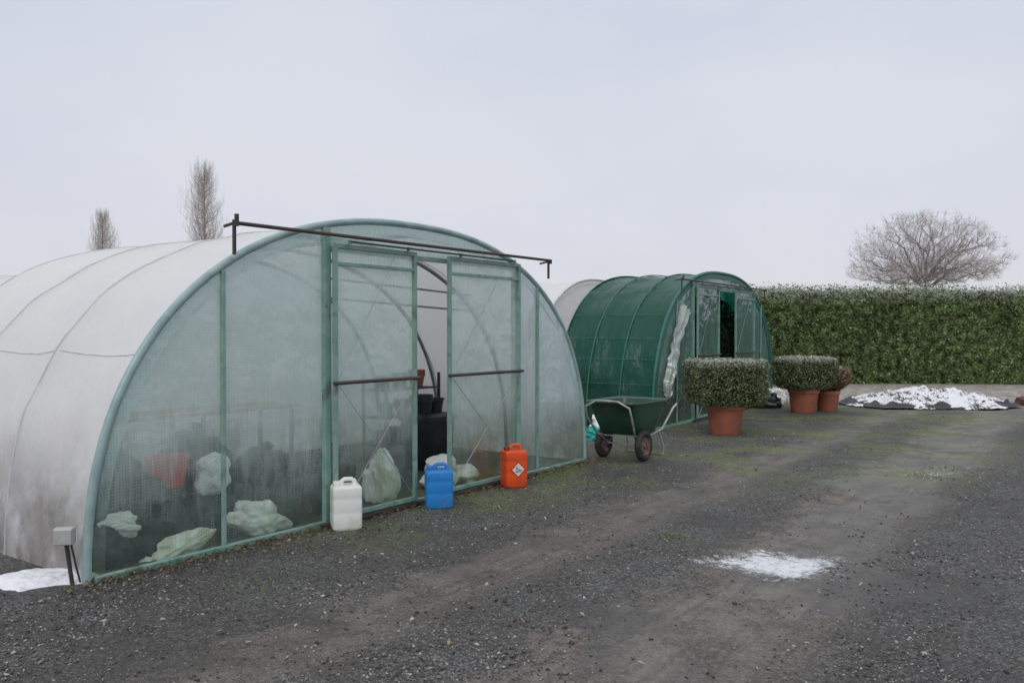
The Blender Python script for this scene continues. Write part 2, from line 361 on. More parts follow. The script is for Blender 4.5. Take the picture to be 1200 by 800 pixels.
ux,uy=.585,.811
L=[];T=[];Sz=[]
for _ in range(2600):
    s_=random.uniform(-.2,6.6); d=abs(random.gauss(0,.13))+.02
    x=-2.78+ux*s_+.811*d; y=5.38+uy*s_-.585*d
    L.append((x,y,.012+random.random()*.02)); k=random.random()
    T.append((.2*k+.05,.11*k+.035,.06*k+.02) if random.random()<.8 else (.09,.14,.05)); Sz.append(random.uniform(.008,.022))
for _ in range(260):
    yy=random.uniform(4,13); xx=random.uniform(-.6,.65)*yy
    if vcoord(xx,yy)<.1: continue
    L.append((xx,yy,gz(xx,yy)+.012)); T.append(random.choice([(.35,.26,.15),(.2,.11,.06),(.45,.38,.26)])); Sz.append(random.uniform(.01,.02))
for px,py,sz in ((612,732,.03),(752,779,.03),(258,745,.04),(840,655,.03),(1195,600,.04),(1075,640,.03),(912,716,.03)):
    x,y=gp(px,py); L.append((x,y,gz(x,y)+.02)); T.append((.42,.34,.22)); Sz.append(sz)
V,Fc,tt=leafquads(np.array(L),np.tile([0,0,1.],(len(L),1)),np.array(Sz),np.array(T),.35)
tag(npmesh('fallen_leaves',V,Fc,M['leaf'],tt),'scattered brown dead leaves on gravel','leaves',kind='stuff')
vs=[];T=[]
for cx,cy,n_,w in ((1095,556,400,.35),(1110,548,200,.2),(790,630,120,.15),(700,566,500,.45),(960,492,400,.8),(1010,500,300,.9),(650,556,260,.3),(300,690,40,.25),(270,690,30,.2),(560,600,160,.3)):
    x0,y0=gp(cx,cy)
    for _ in range(n_):
        x=x0+random.gauss(0,w*.6); y=y0+random.gauss(0,w*.5); h=random.uniform(.01,.03); a=random.uniform(0,6.28)
        dx,dy=math.cos(a)*.004,math.sin(a)*.004; lx,ly=random.gauss(0,.03),random.gauss(0,.03); z=gz(x,y)
        vs+=[(x-dx,y-dy,z),(x+dx,y+dy,z),(x+lx,y+ly,z+h)]
        c=random.choice([(.12,.17,.06),(.2,.24,.12),(.5,.53,.48)] if cx>1050 else [(.12,.17,.06),(.14,.18,.05)]); T+=[c]*3
tag(npmesh('grass',np.array(vs),np.arange(len(vs)).reshape(-1,3),M['leaf'],np.array(T)),'sparse frosty grass tufts growing in the gravel','grass',kind='stuff')

# ---------------------------------------------------------------- polytunnel
def archfn(W,Hh,p):
    c=W/2
    def z(s):
        t=min(1,abs((s-c)/c)); return Hh*max(0,(1-t**p))**(1/p)
    pts=[]
    for i in range(65):
        a=math.pi*(1-i/64); ca,sa=math.cos(a),math.sin(a)
        pts.append((c+c*math.copysign(abs(ca)**(2/p),ca),Hh*abs(sa)**(2/p)))
    return z,pts
def tunnel(label,foot,ang,W,Hh,p,L,hoopstep,mats,door=None,posts=(),rail=None,front=True,gap=None,group='polytunnels in the yard',ribs=False,sagk=.03):
    e=empty('polytunnel',(foot[0],foot[1],0),ang,label,'polytunnel',group)
    zf,pts=archfn(W,Hh,p); c=W/2
    nl=int(L/.08); wk=1.7 if ribs else 1.
    mb=MB()
    def skin(k,y):
        s,z=pts[k]
        ph=(y%hoopstep)/hoopstep; sag=sagk*math.sin(math.pi*ph)**.7 if 0<ph<1 else 0
        nn=noise.noise((s*1.3,y*1.1,z*1.3))*.02+noise.noise((s*.4,y*4,z*.6))*.008+abs(noise.noise((s*2+y*1.5,y*2.2-z,z*2)))*.018*wk
        r=1-(sag+nn)*min(1,z/.8+.2)/1.8
        return (c+(s-c)*r,y,z*r)
    mb.grid(lambda u,v:skin(int(round(v*64)),u*L),nl,64); mb.obj('cover',mats['cover'],e,smooth=True)
    ys=[0.0]; y=hoopstep
    while y<L-.05: ys.append(y); y+=hoopstep
    ys.append(L)
    for i,y in enumerate(ys):
        mb=MB(); r=.031 if i==0 else .024; off=0 if i==0 else (.045 if not ribs else .004)
        if ribs and i>0: r=.010
        mb.tube([(c+(s-c)*(1-off/c),y,z*(1-off/Hh)) for s,z in pts],r,10)
        mb.obj('hoop',mats['band'] if i==0 else mats['pipe'],e,smooth=True)
        if not ribs and i>0:
            mb=MB(); mb.tube([Vector(skin(k,y)) for k in range(65)],.007,6); mb.obj('hoop_tape',M['tape'],e,smooth=True)
    if not ribs:
        mb=MB(); mb.tube([skin(11,L*q/40) for q in range(41)],.006,6); mb.obj('seam',M['tape'],e,smooth=True)
    if ribs:
        for k in (4,7,10,14,19,26,38,45,50,54,57,61):
            s,z=pts[k]; mb=MB(); mb.tube([(c+(s-c)*1.0,y,z*1.0) for y in (0,L/3,L*2/3,L)],.004,6); mb.obj('tie_wire',mats['pipe'],e)
    mb=MB(); mb.tube([(c,.02,Hh-.09),(c,L-.02,Hh-.09)],.02,8); mb.obj('ridge_pole',mats['pipe'] if not ribs else mats['band'],e,smooth=True)
    mb=MB(); vs=[]
    for s,z in pts:
        for k in (.036,.115):
            vs.append((c+(s-c)*(1-k/c),-.012,z*(1-k/Hh)))
    mb.add(vs,[(2*i,2*i+1,2*i+3,2*i+2) for i in range(64)]); mb.obj('edge_strip',mats['strip'],e)
    def sheet(name,s0,s1,zb,zt,y,mat,amp=.016,par=e,nz=26):
        ns=max(4,int((s1-s0)/.07)); mb=MB()
        def fn(u,v):
            s=s0+(s1-s0)*u; z0=zb; z1=min(zt,zf(s)-.01); z1=max(z1,z0)
            z=z0+(z1-z0)*v; ed=math.sin(math.pi*u)*1.0
            return (s,y+amp*(noise.noise((s*2.5,z*1.2,y*3+1))*1.5+noise.noise((s*6,z*4,2))*.5)*ed,z)
        mb.grid(fn,ns,nz); return mb.obj(name,mat,par,smooth=True)
    if front:
        g0,g1,gt=gap
        cuts=[.01]+[q for q in posts if q<g0]+[g0]
        for a,b_ in zip(cuts[:-1],cuts[1:]): sheet('end_panel',a,b_,.01,9,0.0,mats['film'])
        cuts=[g1]+[q for q in posts if q>g1]+[W-.01]
        for a,b_ in zip(cuts[:-1],cuts[1:]): sheet('end_panel',a,b_,.01,9,0.0,mats['filmr'])
        sheet('header_panel',g0,g1,gt,9,0.004,mats['film'],nz=4)
        for q in list(posts):
            mb=MB(); mb.box((q,-.02,(zf(q)-.03)/2),(.03,.03,zf(q)-.03)); mb.obj('post',mats['teal'],e,bevel=.004)
        for q in (g0-.03,g1+.03):
            mb=MB(); mb.box((q,-.02,(zf(q)-.03)/2),(.07,.05,zf(q)-.03)); mb.obj('door_post',mats['teal'],e,bevel=.004)
        mb=MB(); mb.box(((g0+g1)/2,-.02,gt),(g1-g0-.02,.04,.045)); mb.obj('lintel',mats['teal'],e,bevel=.004)
        for k_ in (.26,.44):
            mb=MB(); mb.tube([(g0+.1,.35,gt-k_+.05),(g1-.1,.5,gt-k_-.03)],.011,7); mb.obj('inner_crossbar',M['galv'],e,smooth=True)
        mb=MB(); mb.box((W/2,-.02,.02),(W-.08,.045,.04)); mb.obj('base_rail',mats['teal'],e,bevel=.004)
        mb=MB(); mb.box(((g0+g1)/2+.1,-.10,.022),(g1-g0+.5,.05,.03)); mb.obj('ground_track',M['rust'],e)
        r0,r1,rz=rail; mb=MB(); mb.tube([(r0,-.15,rz-.008),(r1,-.15,rz+.008)],.0155,10); mb.obj('door_rail',M['rust'],e,smooth=True)
        mb=MB(); mb.box(((g0+g1)/2,-.135,rz-.045),(g1-g0-.3,.03,.014)); mb.obj('door_rail',M['rust'],e)
        for i_,q in enumerate((r0+.01,r1-.01)):
            up=.06 if i_==0 else .015; dn=.26 if i_==0 else .22
            mb=MB(); mb.box((q,-.12,rz+.02-dn/2),(.022,.02,dn)); mb.tube([(q,-.15,rz+up),(q,-.15,rz-.03)],.017,8)
            mb.tube([(q,-.15,rz),(q,.0,rz-.02)],.012,6); mb.obj('rail_bracket',M['rust'],e)
        for (a,b_,zt,bar) in door:
            d=bpy.data.objects.new('door',None); COL.objects.link(d); d.parent=e; d.location=(0,-.085,0); d.empty_display_size=.1
            mb=MB(); t=.038; zb=.05
            mb.box((a+t/2,0,(zb+zt)/2),(t,.035,zt-zb)); mb.box((b_-t/2,0,(zb+zt)/2),(t,.035,zt-zb))
            for zz in (zb+t/2,zt-t/2): mb.box(((a+b_)/2,0,zz),(b_-a-2*t,.033,t))
            mb.box(((a+b_)/2,0,zt-.17),(b_-a-2*t,.03,.03))
            mb.obj('frame',mats['teal'],d,bevel=.003)
            def fn(u,v,a=a,b_=b_,zt=zt):
                s=a+.03+(b_-a-.06)*u; z=zb+.03+(zt-zb-.06)*v
                return (s,.012+.012*noise.noise((s*3,z*2,7))*math.sin(math.pi*u),z)
            mb=MB(); mb.grid(fn,14,26); mb.obj('panel',mats['filmd'],d,smooth=True)
            mb=MB(); mb.tube([(a-.02,-.03,bar),(b_+.02,-.03,bar)],.016,8); mb.obj('crossbar',M['rust'],d,smooth=True)
            mb=MB()
            for q in ((a+.05,zb+.05,b_-.05,bar-.03),(b_-.05,zb+.05,a+.05,bar-.03),(a+.05,bar+.04,b_-.3,zt-.05)):
                mb.tube([(q[0],-.021,q[1]),(q[2],-.021,q[3])],.0035,5)
            mb.obj('brace_wire',M['pipe'],d)
            for q in (a+.15,b_-.15):
                mb=MB(); mb.box((q,-.04,zt+.01),(.025,.02,.05)); mb.obj('hanger',mats['teal'],d)
    def fnb(u,v):
        s=.02+(W-.04)*u; return (s,L-.01,.0+(zf(s)-.01)*v)
    mb=MB(); mb.grid(fnb,40,16); mb.obj('back_panel',mats['cend'],e)
    if not front:
        mb=MB(); mb.grid(lambda u,v:(.02+(W-.04)*u,.02,(zf(.02+(W-.04)*u)-.01)*v),40,16); mb.obj('end_panel',mats['cend'],e)
    return e
A1=math.atan2(.811,.585)
mats1=dict(cover=M['cover'],band=M['band'],pipe=M['galv'],strip=M['film'],film=M['film'],filmr=M['filmr'],filmd=M['filmd'],teal=M['teal'],cend=M['coverend'])
T1=tunnel('large white polytunnel with translucent front and sliding doors',(-2.78,5.38),A1,6.33,2.66,2.35,3.6,1.2,mats1,
   door=[(2.05,3.08,2.395,1.21),(3.55,4.78,2.395,1.21)],posts=(1.02,5.23),rail=(1.04,5.32,2.46),gap=(2.06,4.74,2.35),sagk=.05)
A2=math.atan2(.838,.546)
mats2=dict(cover=M['gcover'],band=M['gdark'],pipe=M['gpipe'],strip=M['gdark'],film=M['gfilm'],filmr=M['gfilm'],filmd=M['gfilm'],teal=M['teal'],cend=M['gend'])
T2=tunnel('short green covered polytunnel with open sliding doors',(2.33,13.65),A2,6.98,2.80,2.5,1.85,.62,mats2,
   door=[(1.82,3.0,2.50,1.2),(4.0,5.3,2.50,1.2)],posts=(1.0,6.0),rail=(.95,5.95,2.56),gap=(1.8,5.3,2.46),ribs=True)
mb=MB()
def fn(u,v):
    w=(.10+.38*v*(1-v*.5)+.14*noise.noise((v*6,0,0))+.06*noise.noise((v*17,3,0)))
    s=.40+.62*v+.28*v*v+.05*noise.noise((v*6,9,0))+(u-.5)*w; z=.66+1.48*v; return (s,-.07+.05*math.sin(u*16+v*7)+.06*noise.noise((v*9,u*4,1)),z-(u)*.16)
mb.grid(fn,20,60); o=mb.obj('torn_film',M['paletorn'],T2,smooth=True); o['label']='pale torn film hanging from the front'
mats3=dict(mats1); mats3.update(band=M['tape'],cend=M['cover'],strip=M['cover'])
T3=tunnel('white polytunnel standing behind the green one',(.6,21.6),A1,6.6,3.15,2.3,14,2.0,mats3,front=False)
T4=tunnel('white polytunnel standing behind the large one',(-8.3,11.6),A1,6.4,2.74,2.3,10,2.0,mats3,front=False)

# ---------------------------------------------------------------- things inside the big tunnel
def loc1(s,d,z=0): return (-2.78+.585*s-.811*d, 5.38+.811*s+.585*d, z)
def blob(mb,c,r,seed,fr=2.2,amp=.28,flat=True,n=20,m_=14):
    vs=[];fs=[]
    for i in range(m_+1):
        ph=math.pi*i/m_
        for k in range(n):
            a=2*math.pi*k/n; d=Vector((math.sin(ph)*math.cos(a),math.sin(ph)*math.sin(a),math.cos(ph)))
            q=1+amp*noise.noise(d*fr+Vector((seed,0,0)))+amp*.5*noise.noise(d*fr*2.6+Vector((seed,5,0)))
            x,y,z=d.x*r[0]*q,d.y*r[1]*q,d.z*r[2]*q
            if flat: z=max(z,-r[2]*.62)
            vs.append((c[0]+x,c[1]+y,c[2]+z))
    for i in range(m_):
        for k in range(n): fs.append((i*n+k,(i+1)*n+k,(i+1)*n+(k+1)%n,i*n+(k+1)%n))
    mb.add(vs,fs)
bags=[(.30,.34,.20,.18,.18,0),(.55,.36,.26,.17,.22,0),(.90,.38,.26,.17,.22,0),(1.22,.38,.26,.17,.24,0),(1.55,.42,.26,.17,.24,0),(1.86,.32,.26,.18,.26,0),
 (.55,.66,.32,.22,.34,0),(1.0,.66,.34,.22,.34,0),(1.45,.70,.34,.22,.36,0),(1.9,.68,.32,.22,.36,0),(1.24,.60,.24,.16,.20,.34),(1.72,.50,.24,.16,.18,.34),(.72,.52,.22,.15,.16,.3),
 (.75,1.25,.42,.3,.46,0),(1.5,1.15,.4,.3,.46,0),(2.35,.5,.26,.22,.27,0),(2.75,.8,.3,.25,.3,0)]
for i,(s,d,rx,ry,rz,z0) in enumerate(bags):
    mb=MB(); blob(mb,(0,0,rz*.62),(rx,ry,rz),i*3.1,1.8,.32,n=30,m_=20)
    mb.tube([(0.03,0,rz*1.4),(.05,.01,rz*1.6),(.09,.0,rz*1.8)],[.06,.025,.05],8)
    o=mb.obj('plastic_bag',M['bag'],smooth=True,loc=loc1(s,d,z0),rotz=A1+.15*(i%3)); tag(o,'dark green filled plastic sack slumped on the ground' if z0==0 else 'dark green filled plastic sack heaped on other sacks','bag','sacks piled inside the tunnel')
def cloth(s,d,z0,r,seed,lab,tilt=0.):
    mb=MB(); n=72; m_=40; vs=[];fs=[]
    for i in range(m_+1):
        ph=math.pi*i/m_
        for k in range(n):
            a=2*math.pi*k/n; dv=Vector((math.sin(ph)*math.cos(a),math.sin(ph)*math.sin(a),math.cos(ph)))
            q=1+.34*noise.noise(dv*1.4+Vector((seed,0,0)))
            fold=.07*math.sin(dv.x*8+dv.z*5+seed+4*noise.noise(dv*1.6+Vector((0,seed,0))))
            q+=fold*(.5+noise.noise(dv*1.2+Vector((3,seed,0))))-.22*abs(noise.noise(dv*2.8+Vector((seed,9,0))))
            x,y,z=dv.x*r[0]*q,dv.y*r[1]*q,dv.z*r[2]*q
            vs.append((x,y,max(.004-z0,z+r[2]*.6+x*tilt)))
    for i in range(m_):
        for k in range(n): fs.append((i*n+k,(i+1)*n+k,(i+1)*n+(k+1)%n,i*n+(k+1)%n))
    mb.add(vs,fs); o=mb.obj('fleece_sheet',M['fleece'],smooth=True,loc=loc1(s,d,z0),rotz=A1); tag(o,lab,'cloth','crumpled fleece inside the tunnel')
cloth(.78,.18,.0,(.27,.10,.10),1.7,'crumpled white fleece sheet behind the film',.22)
cloth(1.48,.20,.03,(.28,.13,.17),2.3,'crumpled white fleece heaped against a sack',-.25)
cloth(1.20,.40,.40,(.15,.14,.17),5.3,'pale fleece draped over piled sacks',.1)
cloth(3.0,.3,0.,(.18,.14,.30),7.3,'white sheet lying behind the closed door',.1)
cloth(.40,.28,.22,(.15,.12,.09),12.3,'white sheet scrap on a sack',-.1)
def crate(s,d,z,w,dp,h,mat,lab,nm='crate',cat='crate'):
    mb=MB(); k=4
    for i in range(k):
        zz=h*(i+.5)/k
        for yy in (-dp/2,dp/2): mb.box((0,yy,zz),(w,.012,h/k*.78))
        for xx in (-w/2,w/2): mb.box((xx,0,zz),(.012,dp-.02,h/k*.78))
    for xx in (-w/2+.015,w/2-.015):
        for yy in (-dp/2+.02,dp/2-.02): mb.box((xx,yy,h/2),(.02,.02,h))
    mb.box((0,0,.01),(w-.03,dp-.03,.012))
    return tag(mb.obj(nm,mat,loc=loc1(s,d,z),rotz=A1+random.uniform(-.2,.2)),lab,cat)
crate(.80,.98,0,.40,.30,.56,M['wood'],'slatted wooden crate among the sacks')
crate(.80,1.6,0,.5,.4,.50,M['wood'],'slatted wooden crate stacked at the bottom'); crate(.80,1.6,.505,.45,.34,.40,M['orangep'],'faded orange slatted crate stacked on another')
mb=MB(); mb.lathe([(.0,0),(.12,0),(.16,.20),(.17,.21),(.17,.225),(.15,.22),(.115,.02),(0,.02)],n=24)
mb.tube([(-.16,0,.21),(-.12,0,.30),(0,0,.34),(.12,0,.30),(.16,0,.21)],.004,5)
tag(mb.obj('bucket',M['red'],smooth=True,loc=loc1(.88,.50,.46)),'red plastic bucket standing on the heaped sacks','bucket')
mb=MB(); mb.lathe([(0,0),(.12,0),(.13,.02),(.13,.15),(.135,.17),(.13,.19),(.13,.48),(.12,.51),(.05,.52),(.05,.55),(0,.55)],n=24)
tag(mb.obj('plastic_drum',M['blue'],smooth=True,loc=loc1(.48,.92,.0)),'small blue plastic drum behind sacks','drum')
e=empty('storage_bin',loc1(4.75,1.25),A1,'black plastic bin standing inside the doorway','bin')
mb=MB(); mb.loft([(0,.2,.2,7,0,0),(.03,.215,.215,8,0,0),(.58,.25,.25,8,0,0),(.585,.27,.27,8,0,0),(.61,.27,.27,8,0,0)],40); mb.obj('body',M['black'],e,smooth=True)
mb=MB(); mb.loft([(.612,.275,.275,8,0,0),(.64,.275,.275,8,0,0),(.67,.23,.23,6,0,0)],40); mb.obj('lid',M['black'],e,smooth=True)
def pots(s,d,z,n,lab,mat='black'):
    mb=MB()
    for i in range(n): mb.lathe([(0,i*.03),(.08,i*.03),(.105,.14+i*.03),(.115,.14+i*.03),(.115,.165+i*.03),(.1,.165+i*.03),(.09,.05+i*.03),(0,.05+i*.03)],n=20)
    tag(mb.obj('plant_pot_stack',M[mat],smooth=False,loc=loc1(s,d,z)),lab,'plant pots')
pots(4.62,1.2,.672,3,'stack of black nursery pots on the bin'); pots(4.88,1.25,.672,1,'stack of black nursery pots on the bin')
e=empty('shelving_unit',loc1(5.2,2.1),A1,'dark steel shelving unit holding pots inside the tunnel','shelving')
for xx in (-.5,.5):
    for yy in (-.2,.2):
        mb=MB(); mb.box((xx,yy,.55),(.03,.03,1.1)); mb.obj('upright',M['rust'],e)
for zz in (.2,.55,.9):
    mb=MB(); mb.box((0,0,zz),(.96,.36,.02)); mb.obj('shelf',M['rust'],e)
for k,(dx,z) in enumerate(((-.35,.211),(-.1,.211),(.2,.211),(-.3,.561),(0,.561),(.3,.561),(-.35,.911),(-.05,.911),(.28,.911))):
    pots(5.2+dx,2.1,z,1+k%3,'black nursery pots on a shelf' if k%4 else 'terracotta coloured nursery pots on a shelf','black' if k%4 else 'terra')
for i,(s,d,z) in enumerate(((3.95,.35,0),(4.0,.4,.15),(4.35,.35,0))):
    mb=MB(); blob(mb,(0,0,.07),(.26,.16,.10),20+i,2,.25,n=24,m_=14)
    tag(mb.obj('compost_sack',M['fleece'],smooth=True,loc=loc1(s,d,z),rotz=A1+i*.4),'white filled compost sack lying in the doorway','sack','white sacks in the doorway')
e=empty('staging_bench',loc1(2.6,2.9),A1,'wooden topped staging bench inside the tunnel','bench')
mb=MB(); mb.box((0,0,.75),(2.6,.7,.03)); mb.obj('top',M['wood'],e)
for xx in (-1.2,0,1.2):
    for yy in (-.3,.3):
        mb=MB(); mb.box((xx,yy,.367),(.04,.04,.73)); mb.obj('leg',M['galv'],e)

# ---------------------------------------------------------------- jerrycans
def jerry(x,y,rot,mat,cap,w,dp,h,label,kind):
    e=empty('jerrycan',(x,y,gz(x,y)),rot,label,'jerrycan','plastic jerrycans along the tunnel')
    a,b_=w/2,dp/2; hb=h*.87; S=[]
    S+= [(0,a*.90,b_*.90,7,0,0),(.010,a*.97,b_*.97,7.5,0,0),(.025,a,b_,8,0,0)]
    for q in (.40,.72):
        S+=[(hb*q-.010,a,b_,8,0,0),(hb*q,a*.985,b_*.985,8,0,0),(hb*q+.010,a,b_,8,0,0)]
    S+=[(hb*.93,a,b_,8,0,0),(hb*.965,a*.97,b_*.97,7,0,0),(hb*.99,a*.90,b_*.90,6,0,0),(hb,a*.75,b_*.78,5,0,0)]
    mb=MB(); mb.loft(S,56); mb.obj('body',mat,e,smooth=True)
    mb=MB(); z=hb-.006
    mb.tube([(a*.6,0,z),(a*.55,0,z+h*.09),(a*.35,0,z+h*.125),(-a*.12,0,z+h*.125),(-a*.28,0,z+h*.09),(-a*.32,0,z)],[.022,.02,.018,.018,.02,.022],10); mb.obj('handle',mat,e,smooth=True)
    mb=MB(); mb.lathe([(.028,-.01),(.028,.012),(.033,.013),(.034,.035),(.03,.042),(0,.042)],(-a*.62,0,z-.004),20); mb.obj('cap',cap,e,smooth=True)
    ex=-b_-.003
    if kind=='haz':
        cz=hb*.5; cx=.01
        def dia(mb,r,yy,mi): mb.add([(cx-r,yy,cz),(cx,yy,cz-r),(cx+r,yy,cz),(cx,yy,cz+r)],[(0,1,2,3)],mi)
        mb=MB(); dia(mb,.085,ex,1); dia(mb,.070,ex-.0015,0)
        yy=ex-.003; k=1.15
        def poly(pts,fs): mb.add([(cx+px*k,yy,cz+pz*k) for px,pz in pts],fs,2)
        poly([(-.03,-.016),(.03,-.016),(.03,-.022),(-.03,-.022)],[(0,1,2,3)])
        poly([(-.016,-.016),(-.009,-.016),(-.011,.03),(-.014,.03)],[(0,1,2,3)])
        for (x1,z1,x2,z2) in ((-.012,.01,-.03,.022),(-.012,.004,.004,.022),(-.012,.018,-.022,.034)):
            poly([(x1,z1),(x1,z1-.006),(x2,z2-.003),(x2,z2)],[(0,1,2,3)])
        poly([(.0,-.004),(.012,-.012),(.028,-.004),(.036,-.011),(.036,.003),(.028,-.003),(.012,.004)],[(0,1,2,6),(2,3,4,5)])
        mb.obj('hazard_label',[M['label'],M['lred'],M['ink']],e)
        mb=MB(); xx=a+.003
        mb.add([(xx,-.05,cz-.09),(xx,.05,cz-.09),(xx,.05,cz+.03),(xx,-.05,cz+.03)],[(0,1,2,3)],0)
        for i in range(5): mb.add([(xx+.001,-.042,cz+.018-i*.02),(xx+.001,.03-.01*(i%2),cz+.018-i*.02),(xx+.001,.03-.01*(i%2),cz+.012-i*.02),(xx+.001,-.042,cz+.012-i*.02)],[(0,1,2,3)],1)
        mb.obj('side_label',[M['label'],M['ink']],e)
    return e
x,y=gp(405,619); jerry(x,y,.35,M['white'],M['white'],.245,.22,.42,'white plastic jerrycan standing by the tunnel door','')
x,y=gp(514,594); jerry(x,y,.15,M['blue'],M['blue'],.26,.24,.41,'bright blue plastic jerrycan beside the doorway','')
x,y=gp(602,570); jerry(x,y,.35,M['orange'],M['darkred'],.245,.22,.45,'orange plastic jerrycan with white hazard diamond label','haz')

# ---------------------------------------------------------------- potted shrubs
def shrub(px,py,pw,ph,bw,bd,bh,cols,frost,label,rot,n=15000,ee=7.,taper=.12,lump=.05):
    x,y=gp(px,py); e=empty('potted_shrub',(x,y,0),rot,label,'potted shrub','clipped shrubs in terracotta pots')
    R=pw/2; mb=MB()
    mb.lathe([(0,0),(R*.76,0),(R*.78,.01),(R*.92,ph*.78),(R*.93,ph*.8),(R,ph*.81),(R*1.02,ph*.98),(R,ph),(R*.93,ph),(R*.9,ph*.9),(0,ph*.9)],n=40); mb.obj('pot',M['terra'],e,smooth=True)
    mb=MB(); mb.lathe([(R*.88,ph*.91),(R*.5,ph*.94),(0,ph*.94)],n=20); mb.obj('soil',M['soil'],e)
    mb=MB()
    for k in range(5):
        a=k*1.256; mb.tube([(.02*math.cos(a),.02*math.sin(a),ph*.85),(.12*math.cos(a),.12*math.sin(a),ph+bh*.25),(.25*math.cos(a)*bw,.25*math.sin(a)*bw,ph+bh*.6)],[.02,.015,.008],6)
    mb.obj('stem',M['bark'],e)
    hx,hy,hz=bw/2,bd/2,bh/2
    ar=np.array([bd*bh,bd*bh,bw*bh,bw*bh,bw*bd,bw*bd*.5]); fi=rng.choice(6,n,p=ar/ar.sum()); q=rng.uniform(-1,1,(n,3))
    for k_ in range(6):
        mk=fi==k_; q[mk,k_//2]=(1 if k_%2==0 else -1)
    rr=np.power(np.power(np.abs(q),ee).sum(1),1/ee); q/=rr[:,None]
    P=q*np.array([hx,hy,hz])
    nn=np.array([noise.noise((p[0]*3+px,p[1]*3,p[2]*3)) for p in P]); n2=np.array([noise.noise((p[0]*10+px,p[1]*10,p[2]*10)) for p in P])
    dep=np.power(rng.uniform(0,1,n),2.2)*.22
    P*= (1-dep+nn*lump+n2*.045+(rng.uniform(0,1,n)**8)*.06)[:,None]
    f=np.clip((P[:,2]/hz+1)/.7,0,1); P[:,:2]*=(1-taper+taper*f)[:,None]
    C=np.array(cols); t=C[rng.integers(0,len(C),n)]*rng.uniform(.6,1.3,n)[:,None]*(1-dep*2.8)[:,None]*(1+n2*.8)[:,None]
    top=np.clip((P[:,2]/hz-.60)/.35,0,1)*frost*(rng.uniform(0,1,n)<.8)
    t=t*(1-top[:,None])+np.array([.47,.49,.43])*top[:,None]
    fr=(rng.uniform(0,1,n)<.08*frost); t[fr]=(.36,.39,.32)
    nrm=np.sign(q)*np.power(np.abs(q),3); nrm/=np.linalg.norm(nrm,axis=1)[:,None]
    P[:,2]+=ph*.95+hz
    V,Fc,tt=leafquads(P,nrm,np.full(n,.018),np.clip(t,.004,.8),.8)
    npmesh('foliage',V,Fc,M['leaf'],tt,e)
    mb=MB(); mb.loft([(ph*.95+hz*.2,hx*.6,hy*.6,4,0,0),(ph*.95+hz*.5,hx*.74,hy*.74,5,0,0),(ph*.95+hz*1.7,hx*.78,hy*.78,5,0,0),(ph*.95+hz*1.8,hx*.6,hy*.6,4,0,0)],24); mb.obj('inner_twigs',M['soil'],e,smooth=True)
gcol=[(.09,.14,.05),(.13,.175,.065),(.16,.185,.085),(.065,.10,.038),(.15,.13,.07)]
shrub(850,508,.62,.50,1.12,.95,.72,gcol,.8,'clipped boxy evergreen in a terracotta pot by the green tunnel',.12,27000,11.,.06,.03)
shrub(942,483,.62,.5,1.08,.95,.66,gcol,.95,'clipped rounded evergreen in a terracotta pot, frost on top',.3,19000,6.,.14,.06)
shrub(970,481,.5,.42,.80,.75,.56,[(.26,.14,.09),(.32,.19,.13),(.16,.11,.07)],1.0,'small brownish frosted shrub in a terracotta pot',.1,10000,3.,.25,.1)

def loc2(s,d,z=0): return (2.33+.546*s-.838*d,13.65+.838*s+.546*d,z)
for s_,d_ in ((3.3,.75),(4.2,.75),(5.1,.8),(6.1,.8)):  # doorway plants, with extra trees added to hide the brightly glowing cover
    e=empty('potted_tree',loc2(s_,d_),0,'dark leafy tree in a black pot inside the tunnel, darkening its doorway','potted tree','potted trees inside the green tunnel')
    mb=MB(); mb.lathe([(.16,0),(.2,.32),(.22,.33),(.22,.36),(0,.34)],n=20); mb.obj('pot',M['black'],e)
    mb=MB(); mb.tube([(0,0,.3),(.02,.01,1.),(0,0,1.8)],[.03,.025,.012],7); mb.obj('trunk',M['bark'],e)
    zr=.98 if s_<5.5 else .7
    n=7000; d=rng.normal(0,1,(n,3)); d/=np.linalg.norm(d,axis=1)[:,None]; P=d*np.power(rng.uniform(0,1,n),.4)[:,None]*np.array([.58,.58,zr]); 
    P+=np.array([0,0,.5+zr]); t=np.array([(.03,.05,.02)])*rng.uniform(.4,1.8,n)[:,None]
    V,Fc,tt=leafquads(P,d,np.full(n,.05),t,1.); npmesh('crown',V,Fc,M['leaf'],tt,e)

# ---------------------------------------------------------------- hedge
x0,x1,yb,hh,dp=7.0,34.0,25.8,2.9,1.6
n=200000
xs=np.where(rng.uniform(0,1,n)<.84,rng.uniform(x0,18,n),rng.uniform(18,x1,n))
which=rng.uniform(0,1,n); zz=rng.uniform(0,hh,n); yy=np.full(n,yb); nr=np.tile([0,-1.,.15],(n,1))
top=which>.87; yy=np.where(top,yb+rng.uniform(0,dp,n),yy); zz=np.where(top,hh,zz); nr[top]=(0,-.2,1)
lef=(which>.84)&(~top); xs=np.where(lef,x0,xs); yy=np.where(lef,yb+rng.uniform(0,dp,n),yy); nr[lef]=(-1,0,.1)
nz=np.array([noise.noise((a*.9,c*.9,b_*.9)) for a,b_,c in zip(xs,yy,zz)]); nf=np.array([noise.noise((a*5,c*5,b_*5+9)) for a,b_,c in zip(xs,yy,zz)])
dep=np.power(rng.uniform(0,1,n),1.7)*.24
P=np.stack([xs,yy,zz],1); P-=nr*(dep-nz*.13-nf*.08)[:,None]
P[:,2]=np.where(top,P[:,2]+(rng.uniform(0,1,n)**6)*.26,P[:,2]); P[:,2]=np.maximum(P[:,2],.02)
C=np.array([(.075,.12,.036),(.10,.15,.048),(.135,.185,.062),(.048,.08,.028),(.17,.21,.085),(.29,.33,.22)])
